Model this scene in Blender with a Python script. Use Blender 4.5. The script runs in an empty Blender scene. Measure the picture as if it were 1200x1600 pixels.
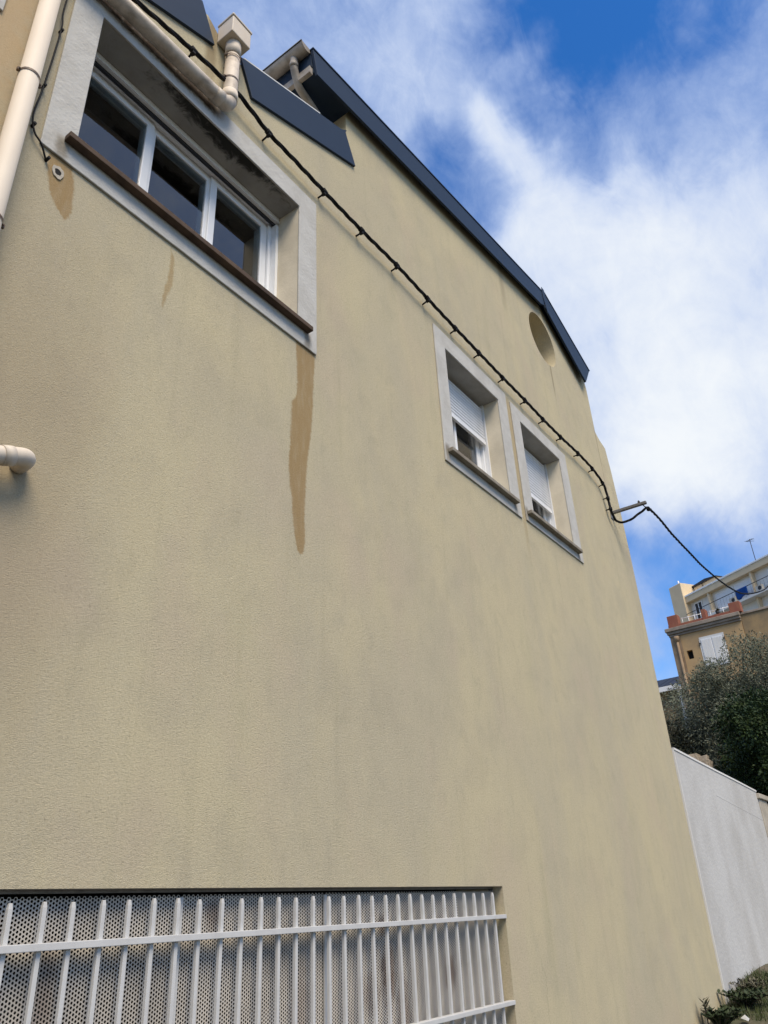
import bpy, math, random
from mathutils import Vector, Matrix, noise
from mathutils.geometry import tessellate_polygon
random.seed(7)
SC = bpy.context.scene
COL = SC.collection
R = math.radians

# ------------------------------------------------------------------ camera
cam = bpy.data.cameras.new('camera')
cam.sensor_fit = 'VERTICAL'
cam.sensor_height = 36.0
cam.lens = 36.0 * 1196.69 / 1600.0
cam.clip_start = 0.05
cam.clip_end = 3000
co = bpy.data.objects.new('camera', cam)
COL.objects.link(co)
rt = Vector((0.58577, -0.80933, -0.04299))
dn = Vector((0.35365, 0.30297, -0.88495))
fw = Vector((0.72925, 0.50318, 0.46369))
m = Matrix((rt, -dn, -fw)).transposed().to_4x4()
m.translation = Vector((0, -2.6, 1.5))
co.matrix_world = m
SC.camera = co

# ------------------------------------------------------------------ view
SC.view_settings.view_transform = 'Standard'
SC.view_settings.look = 'None'
SC.view_settings.exposure = 0.95
SC.view_settings.gamma = 1.0
SC.view_settings.use_curve_mapping = False

# ------------------------------------------------------------------ sky and sun
SUN_EL, SUN_AZ = 54.0, 238.0          # azimuth counted counter-clockwise from +X: behind the camera, to the left
sv = Vector((math.cos(R(SUN_EL)) * math.cos(R(SUN_AZ)), math.cos(R(SUN_EL)) * math.sin(R(SUN_AZ)), math.sin(R(SUN_EL))))
sl = bpy.data.lights.new('sun', 'SUN')
sl.energy = 2.35
sl.angle = R(32)
sl.color = (1.0, 0.87, 0.70)
so = bpy.data.objects.new('sun', sl)
COL.objects.link(so)
so.rotation_euler = sv.to_track_quat('Z', 'Y').to_euler()
so.location = (-6, -8, 14)

world = bpy.data.worlds.new('World')
SC.world = world
world.use_nodes = True


class NT:
    """small helper to write node graphs"""
    def __init__(s, tree):
        s.t = tree
        s.t.nodes.clear()

    def n(s, typ, **kw):
        nd = s.t.nodes.new(typ)
        for k, v in kw.items():
            setattr(nd, k, v)
        return nd

    def put(s, sock, v):
        if isinstance(v, bpy.types.NodeSocket):
            s.t.links.new(v, sock)
        elif v is not None:
            sock.default_value = v

    def m(s, op, a, b=None, c=None, clamp=False):
        nd = s.n('ShaderNodeMath', operation=op, use_clamp=clamp)
        for i, v in enumerate((a, b, c)):
            s.put(nd.inputs[i], v)
        return nd.outputs[0]

    def vm(s, op, a, b=None):
        nd = s.n('ShaderNodeVectorMath', operation=op)
        s.put(nd.inputs[0], a)
        s.put(nd.inputs[1], b)
        return nd.outputs['Value'] if op == 'DOT_PRODUCT' else nd.outputs[0]

    def ss(s, v, a, b, lo=0.0, hi=1.0):
        nd = s.n('ShaderNodeMapRange', interpolation_type='SMOOTHSTEP')
        s.put(nd.inputs[0], v)
        for i, x in enumerate((a, b, lo, hi)):
            s.put(nd.inputs[i + 1], x)
        return nd.outputs[0]

    def mix(s, f, a, b, blend='MIX'):
        nd = s.n('ShaderNodeMix', data_type='RGBA', blend_type=blend)
        s.put(nd.inputs[0], f)
        for i, x in ((6, a), (7, b)):
            if isinstance(x, tuple) and len(x) == 3:
                x = (*x, 1)
            s.put(nd.inputs[i], x)
        return nd.outputs[2]

    def noise(s, vec, scale, detail=4, rough=0.55, dist=0.0, out=0):
        nd = s.n('ShaderNodeTexNoise')
        s.put(nd.inputs['Vector'], vec)
        nd.inputs['Scale'].default_value = scale
        nd.inputs['Detail'].default_value = detail
        nd.inputs['Roughness'].default_value = rough
        nd.inputs['Distortion'].default_value = dist
        return nd.outputs[out]

    def scale(s, vec, v):
        nd = s.n('ShaderNodeMapping')
        s.put(nd.inputs[0], vec)
        nd.inputs['Scale'].default_value = v
        return nd.outputs[0]

    def obj(s):
        return s.n('ShaderNodeTexCoord').outputs['Object']


w = NT(world.node_tree)
sky = w.n('ShaderNodeTexSky', sky_type='NISHITA')
sky.sun_disc = False
sky.sun_elevation = R(SUN_EL)
sky.sun_rotation = R(90.0 - SUN_AZ)
sky.air_density = 1.0
sky.dust_density = 0.15
sky.ozone_density = 3.0
hs = w.n('ShaderNodeHueSaturation')
hs.inputs['Hue'].default_value = 0.508
hs.inputs['Saturation'].default_value = 1.33
hs.inputs['Value'].default_value = 1.04
w.put(hs.inputs['Color'], sky.outputs[0])
gen = w.n('ShaderNodeTexCoord').outputs['Generated']
wv = w.vm('SUBTRACT', w.noise(gen, 3.2, 6, 0.6, 0.2, out=1), (0.5, 0.5, 0.5))
warp = w.vm('NORMALIZE', w.vm('ADD', gen, w.vm('MULTIPLY', wv, (0.26, 0.26, 0.26))))
n1 = w.noise(gen, 2.4, 9, 0.60, 0.3)
n2 = w.noise(gen, 6.5, 9, 0.66, 0.9)
n3 = w.noise(w.scale(gen, (1, 1.6, 1)), 15.0, 8, 0.68, 0.6)
dens = w.m('ADD', w.m('ADD', w.m('MULTIPLY', n1, 0.58), w.m('MULTIPLY', n2, 0.28)), w.m('MULTIPLY_ADD', n3, 0.22, 0.06))
# where the clouds of this sky hang: direction, angular radius (deg), weight
CLOUDS = [((.758, .073, .648), 22, .20), ((.80, .10, .585), 12, .08), ((.575, .15, .805), 5.5, .17), ((.60, .16, .785), 6, .12), ((.68, .10, .72), 10, .06),
          ((.45, .27, .85), 20, .09), ((.50, .24, .83), 9, .08), ((.70, .22, .68), 12, .07), ((.84, .12, .50), 9, .12), ((.89, .30, .33), 6, .20),
          ((.565, .055, .82), 12, -.22), ((.53, .05, .845), 9, -.13), ((.61, .085, .785), 6, -.12), ((.56, .10, .82), 5, -.12), ((.62, .01, .785), 6, .07),
          ((.588, .262, .765), 6.5, -.25), ((.91, .20, .37), 8, -.20), ((.92, .22, .33), 6, -.06), ((.86, .15, .49), 7, .08),
          ((.38, -.54, .75), 24, .14), ((-.3, -.5, .81), 35, .16)]
for d, r, a in CLOUDS:
    v = Vector(d).normalized()
    dp = w.vm('DOT_PRODUCT', warp, tuple(v))
    k = w.ss(dp, math.cos(R(r)), 1.0)
    dens = w.m('MULTIPLY_ADD', k, a, dens)
cover = w.ss(dens, 0.37, 0.86)
thick = w.ss(dens, 0.60, 1.15)
ccol = w.mix(thick, (2.3, 2.95, 4.45), (4.7, 4.9, 5.1))
skyc = w.mix(cover, hs.outputs[0], ccol)
bg = w.n('ShaderNodeBackground')
w.put(bg.inputs[0], skyc)
bg.inputs[1].default_value = 0.1
wo = w.n('ShaderNodeOutputWorld')
w.t.links.new(bg.outputs[0], wo.inputs[0])


# ------------------------------------------------------------------ materials
def mat(name, col, rough=0.7, bump=None, spec=0.3, metal=0.0, var=0.0, vscale=6.0, col2=None, streak=None):
    """bump = (scale, strength, distance); var mixes col with col2 (or a darker col) by noise"""
    M = bpy.data.materials.new(name)
    M.use_nodes = True
    t = NT(M.node_tree)
    b = t.n('ShaderNodeBsdfPrincipled')
    o = t.n('ShaderNodeOutputMaterial')
    t.t.links.new(b.outputs[0], o.inputs[0])
    b.inputs['Base Color'].default_value = (*col, 1)
    b.inputs['Roughness'].default_value = rough
    b.inputs['Specular IOR Level'].default_value = spec
    b.inputs['Metallic'].default_value = metal
    oc = t.obj()
    c = None
    if var:
        c2 = col2 or tuple(x * 0.55 for x in col)
        v = t.scale(oc, streak) if streak else oc
        f = t.ss(t.noise(v, vscale, 6, 0.62, 0.3), 0.35, 0.72, 0, var)
        c = t.mix(f, col, c2)
        t.put(b.inputs['Base Color'], c)
    if bump:
        bp = t.n('ShaderNodeBump')
        bp.inputs['Strength'].default_value = bump[1]
        bp.inputs['Distance'].default_value = bump[2]
        t.put(bp.inputs['Height'], t.noise(oc, bump[0], 5, 0.6))
        t.put(b.inputs['Normal'], bp.outputs[0])
    return M


def curve_of(t, zt, pts):
    """float curve through (t, value) pairs, both in 0..1"""
    nd = t.n('ShaderNodeFloatCurve')
    c = nd.mapping.curves[0]
    c.points[0].location = pts[0]
    c.points[1].location = pts[-1]
    for p in pts[1:-1]:
        c.points.new(*p)
    nd.mapping.use_clip = False
    nd.mapping.update()
    t.put(nd.inputs['Value'], zt)
    return nd.outputs[0]


def stain(t, x, z, left, right, soft=0.012):
    """mask of a damp run whose left and right outlines are lists of (x, z) from the top down"""
    allp = left + right
    x0 = min(p[0] for p in allp); x1 = max(p[0] for p in allp)
    z0 = max(min(p[1] for p in left), min(p[1] for p in right)); z1 = min(max(p[1] for p in left), max(p[1] for p in right))
    w_ = x1 - x0
    zt = t.m('DIVIDE', t.m('SUBTRACT', z, z0), z1 - z0, clamp=True)
    def cv(pts):
        q = sorted((min(1, max(0, (p[1] - z0) / (z1 - z0))), (p[0] - x0) / w_) for p in pts)
        o = [q[0]]
        for k in q[1:]:
            if k[0] > o[-1][0] + 1e-3: o.append(k)
        return t.m('MULTIPLY_ADD', curve_of(t, zt, o), w_, x0)
    a = t.ss(t.m('SUBTRACT', x, cv(left)), -soft * .3, soft)
    b = t.ss(t.m('SUBTRACT', cv(right), x), -soft * .3, soft)
    c = t.ss(z, z0 - soft, z0 + soft)
    d = t.ss(z, z1 + .12, z1 + .1)
    return t.m('MULTIPLY', t.m('MULTIPLY', a, b), t.m('MULTIPLY', c, d))


def stucco():
    M = bpy.data.materials.new('ochre_stucco')
    M.use_nodes = True
    t = NT(M.node_tree)
    b = t.n('ShaderNodeBsdfPrincipled')
    o = t.n('ShaderNodeOutputMaterial')
    t.t.links.new(b.outputs[0], o.inputs[0])
    b.inputs['Roughness'].default_value = 0.95
    b.inputs['Specular IOR Level'].default_value = 0.12
    oc = t.obj()
    sp = t.n('ShaderNodeSeparateXYZ')
    t.put(sp.inputs[0], oc)
    x, z = sp.outputs[0], sp.outputs[2]
    wob = t.noise(oc, 9, 4, 0.6)
    fine = t.noise(oc, 60, 3, 0.6)
    xw = t.m('ADD', t.m('MULTIPLY_ADD', t.m('SUBTRACT', wob, .5), .03, x), t.m('MULTIPLY', t.m('SUBTRACT', fine, .5), .028))
    base = (0.425, 0.352, 0.222)
    big = t.noise(t.scale(oc, (0.9, 1, 0.42)), 1.3, 7, 0.62, 0.7)
    c = t.mix(t.ss(big, .35, .68), (0.436, 0.380, 0.248), (0.390, 0.345, 0.243))
    pat = t.noise(t.scale(oc, (1, 1, 0.8)), 2.6, 6, 0.6, 0.4)
    c = t.mix(t.ss(pat, .45, .75, 0, .42), c, (0.325, 0.286, 0.210))
    mot = t.noise(t.scale(oc, (1, 1, .7)), 7.5, 7, 0.72, 0.6)
    c = t.mix(t.ss(mot, .50, .74, 0, .38), c, (0.300, 0.268, 0.190))
    c = t.mix(t.ss(mot, .46, .28, 0, .30), c, (0.48, 0.425, 0.285))
    pink = t.noise(t.scale(oc, (1, 1, .6)), 1.7, 3, 0.5, 0.2)
    c = t.mix(t.ss(pink, .5, .72, 0, .45), c, (0.41, 0.338, 0.250))
    grn = t.noise(t.scale(oc, (2.6, 1, .5)), 1.3, 5, 0.6, 0.2)
    c = t.mix(t.ss(grn, .54, .72, 0, .22), c, (0.345, 0.315, 0.190))
    st = t.noise(t.scale(oc, (5.5, 1, .33)), 1.5, 6, 0.62, 0.2)
    c = t.mix(t.ss(st, .53, .76, 0, .26), c, (0.270, 0.242, 0.160))
    spk = t.noise(t.scale(oc, (1, 1, 1.5)), 75, 5, 0.75, .4)
    c = t.mix(t.ss(spk, .50, .72, 0, .62), c, (0.225, 0.192, 0.132))
    c = t.mix(t.ss(spk, .48, .28, 0, .50), c, (0.55, 0.475, 0.325))
    pit = t.noise(t.scale(oc, (1, 1, 1.2)), 38, 2, 0.5, .2)
    c = t.mix(t.ss(pit, .70, .80, 0, .55), c, (0.20, 0.165, 0.115))
    # older, warmer render left of the downpipe; darker brown towards the left, strongest at waste pipe height
    c = t.mix(t.m('MULTIPLY', t.ss(t.m('MULTIPLY_ADD', t.m('SUBTRACT', wob, .5), .3, x), .98, .80), t.ss(z, 4.1, 4.9, 0, .55)), c, (0.43, 0.29, 0.145))
    gx = t.m('MULTIPLY', t.ss(t.m('MULTIPLY_ADD', t.m('SUBTRACT', big, .5), .9, x), 1.85, 1.15), t.ss(z, 4.9, 3.2, .25, 1))
    c = t.mix(t.m('MULTIPLY', gx, t.ss(z, 1.6, 2.6, 0.2, .55)), c, (0.26, 0.205, 0.14))
    # grime run under the rain-water box, and soot line above the wide window
    bx = t.m('MULTIPLY', t.ss(t.m('ABSOLUTE', t.m('SUBTRACT', xw, 1.985)), .07, .02), t.ss(z, 6.2, 6.7, 0, .75))
    c = t.mix(bx, c, (0.20, 0.150, 0.085))
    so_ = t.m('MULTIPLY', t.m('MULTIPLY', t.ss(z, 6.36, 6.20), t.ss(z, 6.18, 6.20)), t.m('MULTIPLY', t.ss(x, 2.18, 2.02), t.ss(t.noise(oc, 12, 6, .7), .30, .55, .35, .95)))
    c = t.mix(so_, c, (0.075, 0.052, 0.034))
    # thin run below the round opening, and vertical crack streaks
    cr = t.m('MULTIPLY', t.ss(t.m('ABSOLUTE', t.m('SUBTRACT', xw, 7.60)), .03, .008), t.m('MULTIPLY', t.ss(z, 6.85, 7.3, 0, .7), t.ss(z, 7.6, 7.5)))
    c = t.mix(cr, c, (0.20, 0.16, 0.10))
    cr = t.m('MULTIPLY', t.ss(t.m('ABSOLUTE', t.m('SUBTRACT', xw, 6.43)), .10, .01), t.m('MULTIPLY', t.ss(z, 7.35, 8.0, 0, .5), t.ss(z, 8.4, 8.25)))
    c = t.mix(cr, c, (0.24, 0.20, 0.13))
    # brownish run between the two small windows, under both sills
    bt = t.m('MULTIPLY', t.ss(t.m('ABSOLUTE', t.m('SUBTRACT', xw, 6.11)), .05, .02, 0, .5), t.m('MULTIPLY', t.ss(z, 4.2, 4.9), t.ss(z, 6.25, 6.05)))
    c = t.mix(bt, c, (0.29, 0.21, 0.11))
    crease_shade = t.m('MULTIPLY', t.ss(t.m('ABSOLUTE', t.m('SUBTRACT', xw, t.m('MULTIPLY_ADD', t.m('SUBTRACT', z, 6.3), -.02, 8.955))), .05, .008), t.m('MULTIPLY', t.ss(z, 5.9, 6.5, 0, .75), t.ss(z, 7.34, 7.15)))  # shade of the corner strip's crease, painted into the stucco as a dark streak
    c = t.mix(crease_shade, c, (0.16, 0.125, 0.085))
    # hairline cracks in the render
    for cx_, za, zb, am, fq in ((5.36, .75, 1.25, .10, 3.0), (6.75, 4.0, 4.7, .12, 2.2)):
        wz = t.noise(t.scale(oc, (.2, 1, fq)), 2.2, 6, .7)
        dx = t.m('ABSOLUTE', t.m('SUBTRACT', x, t.m('MULTIPLY_ADD', t.m('SUBTRACT', wz, .5), am * 2, cx_)))
        ck = t.m('MULTIPLY', t.ss(dx, .004, .001, 0, .4), t.m('MULTIPLY', t.ss(z, za, za + .15), t.ss(z, zb, zb - .15)))
        c = t.mix(ck, c, (0.12, 0.10, 0.07))
    # damp runs with their own outlines
    L1 = [(2.855, 4.90), (2.863, 4.754), (2.875, 4.374), (2.832, 4.27), (2.824, 4.033), (2.817, 3.809), (2.845, 3.609), (2.876, 3.378), (2.922, 3.289)]
    R1 = [(3.058, 4.90), (3.058, 4.756), (3.041, 4.436), (3.02, 4.133), (2.991, 3.934), (2.973, 3.734), (2.965, 3.52), (2.97, 3.412), (2.928, 3.289)]
    L2 = [(1.847, 4.74), (1.858, 4.623), (1.847, 4.515), (1.834, 4.388), (1.837, 4.315)]
    R2 = [(1.858, 4.74), (1.893, 4.611), (1.889, 4.507), (1.868, 4.413), (1.850, 4.315)]
    L3 = [(1.112, 4.76), (1.115, 4.704), (1.14, 4.595), (1.173, 4.514), (1.226, 4.453), (1.243, 4.435)]
    R3 = [(1.245, 4.76), (1.27, 4.663), (1.278, 4.594), (1.281, 4.502), (1.271, 4.459), (1.258, 4.435)]
    for Lp, Rp, k, dk, sf in ((L1, R1, .82, (0.250, 0.165, 0.072), .014), (L2, R2, .62, (0.27, 0.18, 0.075), .012), (L3, R3, .80, (0.255, 0.165, 0.07), .014)):
        ms = stain(t, xw, z, Lp, Rp, sf)
        ms = t.m('MULTIPLY', ms, t.ss(t.noise(t.scale(oc, (3, 1, .6)), 9, 5, .65), .2, .6, .72, 1.05))
        c = t.mix(t.m('MULTIPLY', ms, k), c, dk)
    sp2 = t.noise(t.scale(oc, (1, 1, .35)), 9, 2, .5)
    c = t.mix(t.ss(sp2, .76, .82, 0, .35), c, (0.20, 0.17, 0.12))
    c = t.mix(1.0, c, (1.205, 1.21, 1.21), 'MULTIPLY')
    t.put(b.inputs['Base Color'], c)
    # trowelled relief
    h1 = t.noise(t.scale(oc, (1, 1, 1.6)), 70, 6, 0.75, 1.0)
    h2 = t.noise(t.scale(oc, (1, 1, 1.3)), 190, 3, 0.7, 0.3)
    h3 = t.noise(oc, 3.0, 4, 0.5)
    h = t.m('ADD', t.m('ADD', h1, t.m('MULTIPLY', h2, .9)), t.m('MULTIPLY', h3, 1.2))
    bp = t.n('ShaderNodeBump')
    bp.inputs['Strength'].default_value = 0.55
    bp.inputs['Distance'].default_value = 0.009
    t.put(bp.inputs['Height'], h)
    t.put(b.inputs['Normal'], bp.outputs[0])
    return M


def reveal_plaster(name, ca, cb):
    M = bpy.data.materials.new(name)
    M.use_nodes = True
    t = NT(M.node_tree)
    b = t.n('ShaderNodeBsdfPrincipled')
    o = t.n('ShaderNodeOutputMaterial')
    t.t.links.new(b.outputs[0], o.inputs[0])
    b.inputs['Roughness'].default_value = 0.9
    b.inputs['Specular IOR Level'].default_value = 0.15
    oc = t.obj()
    sp = t.n('ShaderNodeSeparateXYZ')
    t.put(sp.inputs[0], oc)
    x, y, z = sp.outputs
    c = t.mix(t.ss(t.noise(oc, 4, 6, .6), .35, .7), ca, cb)
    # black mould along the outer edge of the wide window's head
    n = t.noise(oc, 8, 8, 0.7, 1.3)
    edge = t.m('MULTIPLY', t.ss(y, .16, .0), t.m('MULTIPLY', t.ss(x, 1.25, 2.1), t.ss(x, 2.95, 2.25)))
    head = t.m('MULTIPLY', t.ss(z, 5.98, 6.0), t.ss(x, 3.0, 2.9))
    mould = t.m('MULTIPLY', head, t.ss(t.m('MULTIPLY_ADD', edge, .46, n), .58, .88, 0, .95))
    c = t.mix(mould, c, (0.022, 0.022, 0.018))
    t.put(b.inputs['Base Color'], c)
    bp = t.n('ShaderNodeBump')
    bp.inputs['Strength'].default_value = 0.35
    bp.inputs['Distance'].default_value = 0.006
    t.put(bp.inputs['Height'], t.noise(oc, 60, 5, .65))
    t.put(b.inputs['Normal'], bp.outputs[0])
    return M


def glass(name, tint=(0.035, 0.042, 0.05), refl=1.0):
    M = bpy.data.materials.new(name)
    M.use_nodes = True
    t = NT(M.node_tree)
    o = t.n('ShaderNodeOutputMaterial')
    g = t.n('ShaderNodeBsdfGlossy')
    g.inputs['Roughness'].default_value = 0.015
    g.inputs['Color'].default_value = (refl, refl, refl, 1)
    tr = t.n('ShaderNodeBsdfTransparent')
    tr.inputs['Color'].default_value = (0.55, 0.6, 0.6, 1)
    fr = t.n('ShaderNodeFresnel')
    fr.inputs['IOR'].default_value = 1.75
    mx = t.n('ShaderNodeMixShader')
    t.put(mx.inputs[0], t.m('MULTIPLY_ADD', fr.outputs[0], 1.0, 0.02, clamp=True))
    t.t.links.new(tr.outputs[0], mx.inputs[1])
    t.t.links.new(g.outputs[0], mx.inputs[2])
    t.t.links.new(mx.outputs[0], o.inputs[0])
    return M


def leafmat(name, c1, c2, scale=3.0):
    M = mat(name, c1, 0.65, None, 0.25, var=1.0, vscale=scale, col2=c2)
    return M


MT = {}
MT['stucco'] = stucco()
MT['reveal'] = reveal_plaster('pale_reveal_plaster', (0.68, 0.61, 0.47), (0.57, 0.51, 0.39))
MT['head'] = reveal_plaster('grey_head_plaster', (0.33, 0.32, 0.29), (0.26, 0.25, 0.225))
def surround_render():
    M = mat('pale_grey_surround_render', (0.50, 0.49, 0.455), 0.9, (45, .55, .008), .15, var=.8, vscale=5, col2=(0.40, 0.385, 0.35))
    nt = M.node_tree
    b = next(n for n in nt.nodes if n.type == 'BSDF_PRINCIPLED')
    src = b.inputs['Base Color'].links[0].from_socket
    t = NT.__new__(NT); t.t = nt
    oc = t.obj()
    sp = t.n('ShaderNodeSeparateXYZ'); t.put(sp.inputs[0], oc)
    x, y, z = sp.outputs
    n = t.noise(oc, 16, 7, .72, .6)
    zz = t.m('MULTIPLY_ADD', t.m('SUBTRACT', n, .5), .10, z)
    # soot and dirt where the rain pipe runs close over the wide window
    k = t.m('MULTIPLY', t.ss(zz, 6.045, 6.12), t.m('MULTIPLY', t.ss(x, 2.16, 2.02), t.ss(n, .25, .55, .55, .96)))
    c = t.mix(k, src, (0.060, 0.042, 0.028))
    # dirt run-off from both ends of each sill
    for xe in (1.165, 2.965, 4.715, 5.915, 6.165, 7.392):
        q = t.m('MULTIPLY', t.ss(t.m('ABSOLUTE', t.m('SUBTRACT', t.m('MULTIPLY_ADD', t.m('SUBTRACT', n, .5), .05, x), xe)), .05, .01), t.m('MULTIPLY', t.ss(z, 4.93, 4.87), t.ss(z, 4.70, 4.84, .25, .75)))
        c = t.mix(q, c, (0.16, 0.135, 0.095))
    t.put(b.inputs['Base Color'], c)
    return M


MT['surround'] = surround_render()
MT['pvc'] = mat('white_pvc', (0.78, 0.79, 0.79), 0.35, None, .4, var=.25, vscale=8, col2=(0.60, 0.60, 0.58))
MT['glass'] = glass('window_glass')
MT['room'] = mat('dark_room', (0.03, 0.032, 0.035), 0.9)
MT['sill_brown'] = mat('weathered_brown_sill', (0.105, 0.070, 0.047), 0.8, (60, .4, .004), .2, var=.8, vscale=9, col2=(0.045, 0.032, 0.025))
MT['sill_stone'] = mat('grey_stone_sill', (0.27, 0.245, 0.20), 0.85, (50, .4, .004), .2, var=.7, vscale=9, col2=(0.16, 0.13, 0.095))
MT['navy'] = mat('navy_fascia_paint', (0.0125, 0.025, 0.048), 0.5, (14, .12, .004), .25, var=.5, vscale=3, col2=(0.017, 0.031, 0.054))
MT['zinc'] = mat('pale_metal_flashing', (0.62, 0.62, 0.60), 0.5, None, .4, var=.4)
MT['pipe'] = mat('cream_pvc_pipe', (0.64, 0.565, 0.46), 0.6, (20, .1, .003), .25, var=.55, vscale=5, col2=(0.54, 0.455, 0.36), streak=(1, 1, .3))
MT['pipe_dirty'] = mat('weathered_cream_pvc', (0.60, 0.52, 0.42), 0.5, (20, .1, .003), .35, var=.9, vscale=7, col2=(0.26, 0.21, 0.155))
MT['gutterpvc'] = mat('beige_gutter_pvc', (0.36, 0.32, 0.27), 0.55, None, .25, var=.8, vscale=6, col2=(0.17, 0.145, 0.115))
MT['clip'] = mat('rusty_clip', (0.10, 0.075, 0.055), 0.6, None, .4, var=.8, vscale=40, col2=(0.20, 0.12, 0.07))
MT['cable'] = mat('black_cable', (0.010, 0.010, 0.011), 0.7, None, .2)
MT['bar'] = mat('white_painted_bar', (0.53, 0.53, 0.515), 0.5, (40, .15, .002), .35, var=.5, vscale=9, col2=(0.42, 0.41, 0.39))
MT['galv'] = mat('galvanised_arm', (0.20, 0.19, 0.18), 0.5, (50, .2, .002), .4, .4, var=.7, vscale=20)
MT['dark'] = mat('dark_void', (0.012, 0.012, 0.012), 0.9)


def perfmat():
    M = bpy.data.materials.new('perforated_sheet_steel')
    M.use_nodes = True
    t = NT(M.node_tree)
    b = t.n('ShaderNodeBsdfPrincipled')
    o = t.n('ShaderNodeOutputMaterial')
    t.t.links.new(b.outputs[0], o.inputs[0])
    b.inputs['Roughness'].default_value = 0.75
    b.inputs['Specular IOR Level'].default_value = 0.12
    oc = t.obj()
    c = t.mix(t.ss(t.noise(oc, 3, 5, .6), .35, .7), (0.52, 0.485, 0.43), (0.385, 0.36, 0.32))
    sp = t.n('ShaderNodeSeparateXYZ')
    t.put(sp.inputs[0], oc)
    x, z = sp.outputs[0], sp.outputs[2]
    r = None
    for cx, cz, rx, rz, k in ((3.70, 1.22, .075, .17, .95), (4.30, 1.18, .07, .12, .9), (3.83, 1.05, .08, .16, .7), (3.02, 1.15, .08, .2, .5), (1.75, 1.25, .05, .25, .6), (2.48, 1.52, .05, .08, .7), (3.66, 1.44, .05, .06, .7), (3.55, 1.15, .08, .1, .6)):
        dx = t.m('DIVIDE', t.m('SUBTRACT', x, cx), rx)
        dz = t.m('DIVIDE', t.m('SUBTRACT', z, cz), rz)
        q = t.m('ADD', t.m('MULTIPLY', dx, dx), t.m('MULTIPLY', dz, dz))
        e = t.ss(t.m('MULTIPLY_ADD', t.noise(oc, 14, 4, .6), 1.7, q), 2.1, .75, 0, k * .7)
        r = e if r is None else t.m('MAXIMUM', r, e)
    c = t.mix(r, c, (0.075, 0.026, 0.012))
    t.put(b.inputs['Base Color'], c)
    return M


MT['perf'] = perfmat()
MT['white_render'] = mat('white_garden_wall_render', (0.515, 0.51, 0.49), 0.9, (26, .5, .01), .15, var=.9, vscale=1.7, col2=(0.42, 0.41, 0.385), streak=(1, 1, .6))
MT['buff'] = mat('buff_render', (0.44, 0.40, 0.33), 0.9, (30, .4, .01), .15, var=.6, vscale=3)
MT['orange_render'] = mat('faded_ochre_render', (0.45, 0.305, 0.155), 0.95, (8, .4, .02), .1, var=.9, vscale=.9, col2=(0.36, 0.25, 0.14))
MT['grey_render'] = mat('grimy_brown_render', (0.22, 0.165, 0.10), 0.95, (8, .4, .02), .1, var=1.0, vscale=.7, col2=(0.36, 0.25, 0.125))
MT['drabside'] = mat('drab_corner_render', (0.31, 0.225, 0.145), 0.95, (8, .4, .02), .1, var=.7, vscale=1.2)
MT['terracotta'] = mat('red_brown_painted_masonry', (0.235, 0.085, 0.058), 0.85, (10, .3, .01), .15, var=.7, vscale=2, col2=(0.29, 0.13, 0.075))
MT['cornice'] = mat('grey_cornice_concrete', (0.30, 0.25, 0.20), 0.9, (9, .4, .02), .15, var=.9, vscale=1.5)
MT['cream'] = mat('cream_render', (0.66, 0.53, 0.35), 0.9, (6, .2, .01), .15, var=.5, vscale=.8, col2=(0.56, 0.45, 0.30))
MT['offwhite'] = mat('off_white_render', (0.70, 0.68, 0.63), 0.85, None, .2, var=.4, vscale=1, col2=(0.58, 0.56, 0.51))
MT['white'] = mat('white_paint', (0.80, 0.80, 0.79), 0.6, None, .3, var=.2)
MT['slatwhite'] = mat('white_shutter_slat', (0.74, 0.75, 0.76), 0.45, None, .35, var=.2)
MT['blue_cloth'] = mat('blue_cloth', (0.010, 0.055, 0.22), 0.9, (4, .5, .05), .1, var=.4, vscale=2)
MT['iron'] = mat('dark_iron', (0.02, 0.02, 0.022), 0.55, None, .4)
MT['solar'] = mat('solar_glass', (0.014, 0.02, 0.038), 0.6, None, .15)
MT['acbeige'] = mat('beige_metal_casing', (0.50, 0.48, 0.42), 0.5, None, .4, var=.4)
MT['bark'] = mat('grey_bark', (0.10, 0.085, 0.065), 0.95, (20, .7, .02), .1, var=.8, vscale=7)
MT['olive'] = leafmat('olive_leaf', (0.165, 0.180, 0.125), (0.085, 0.098, 0.062), 5)
MT['deepgreen'] = leafmat('glossy_dark_leaf', (0.012, 0.030, 0.008), (0.034, 0.056, 0.011), 4)
MT['ivy'] = leafmat('dark_shrub_leaf', (0.028, 0.034, 0.018), (0.055, 0.045, 0.022), 4)
MT['weed'] = leafmat('weed_leaf', (0.034, 0.050, 0.020), (0.018, 0.030, 0.012), 9)
MT['dryweed'] = leafmat('dry_weed_leaf', (0.11, 0.10, 0.065), (0.075, 0.075, 0.05), 12)
MT['grassm'] = leafmat('short_grass', (0.060, 0.078, 0.024), (0.040, 0.052, 0.018), 2.5)
MT['petal'] = mat('yellow_petal', (0.70, 0.42, 0.02), 0.6)
MT['bead'] = mat('pale_bead', (0.66, 0.65, 0.62), 0.8)
MT['stone'] = mat('pale_rough_stone', (0.34, 0.285, 0.215), 0.95, (7, .8, .05), .1, var=.8, vscale=3)
MT['debris'] = mat('white_litter', (0.45, 0.45, 0.43), 0.7)


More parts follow.
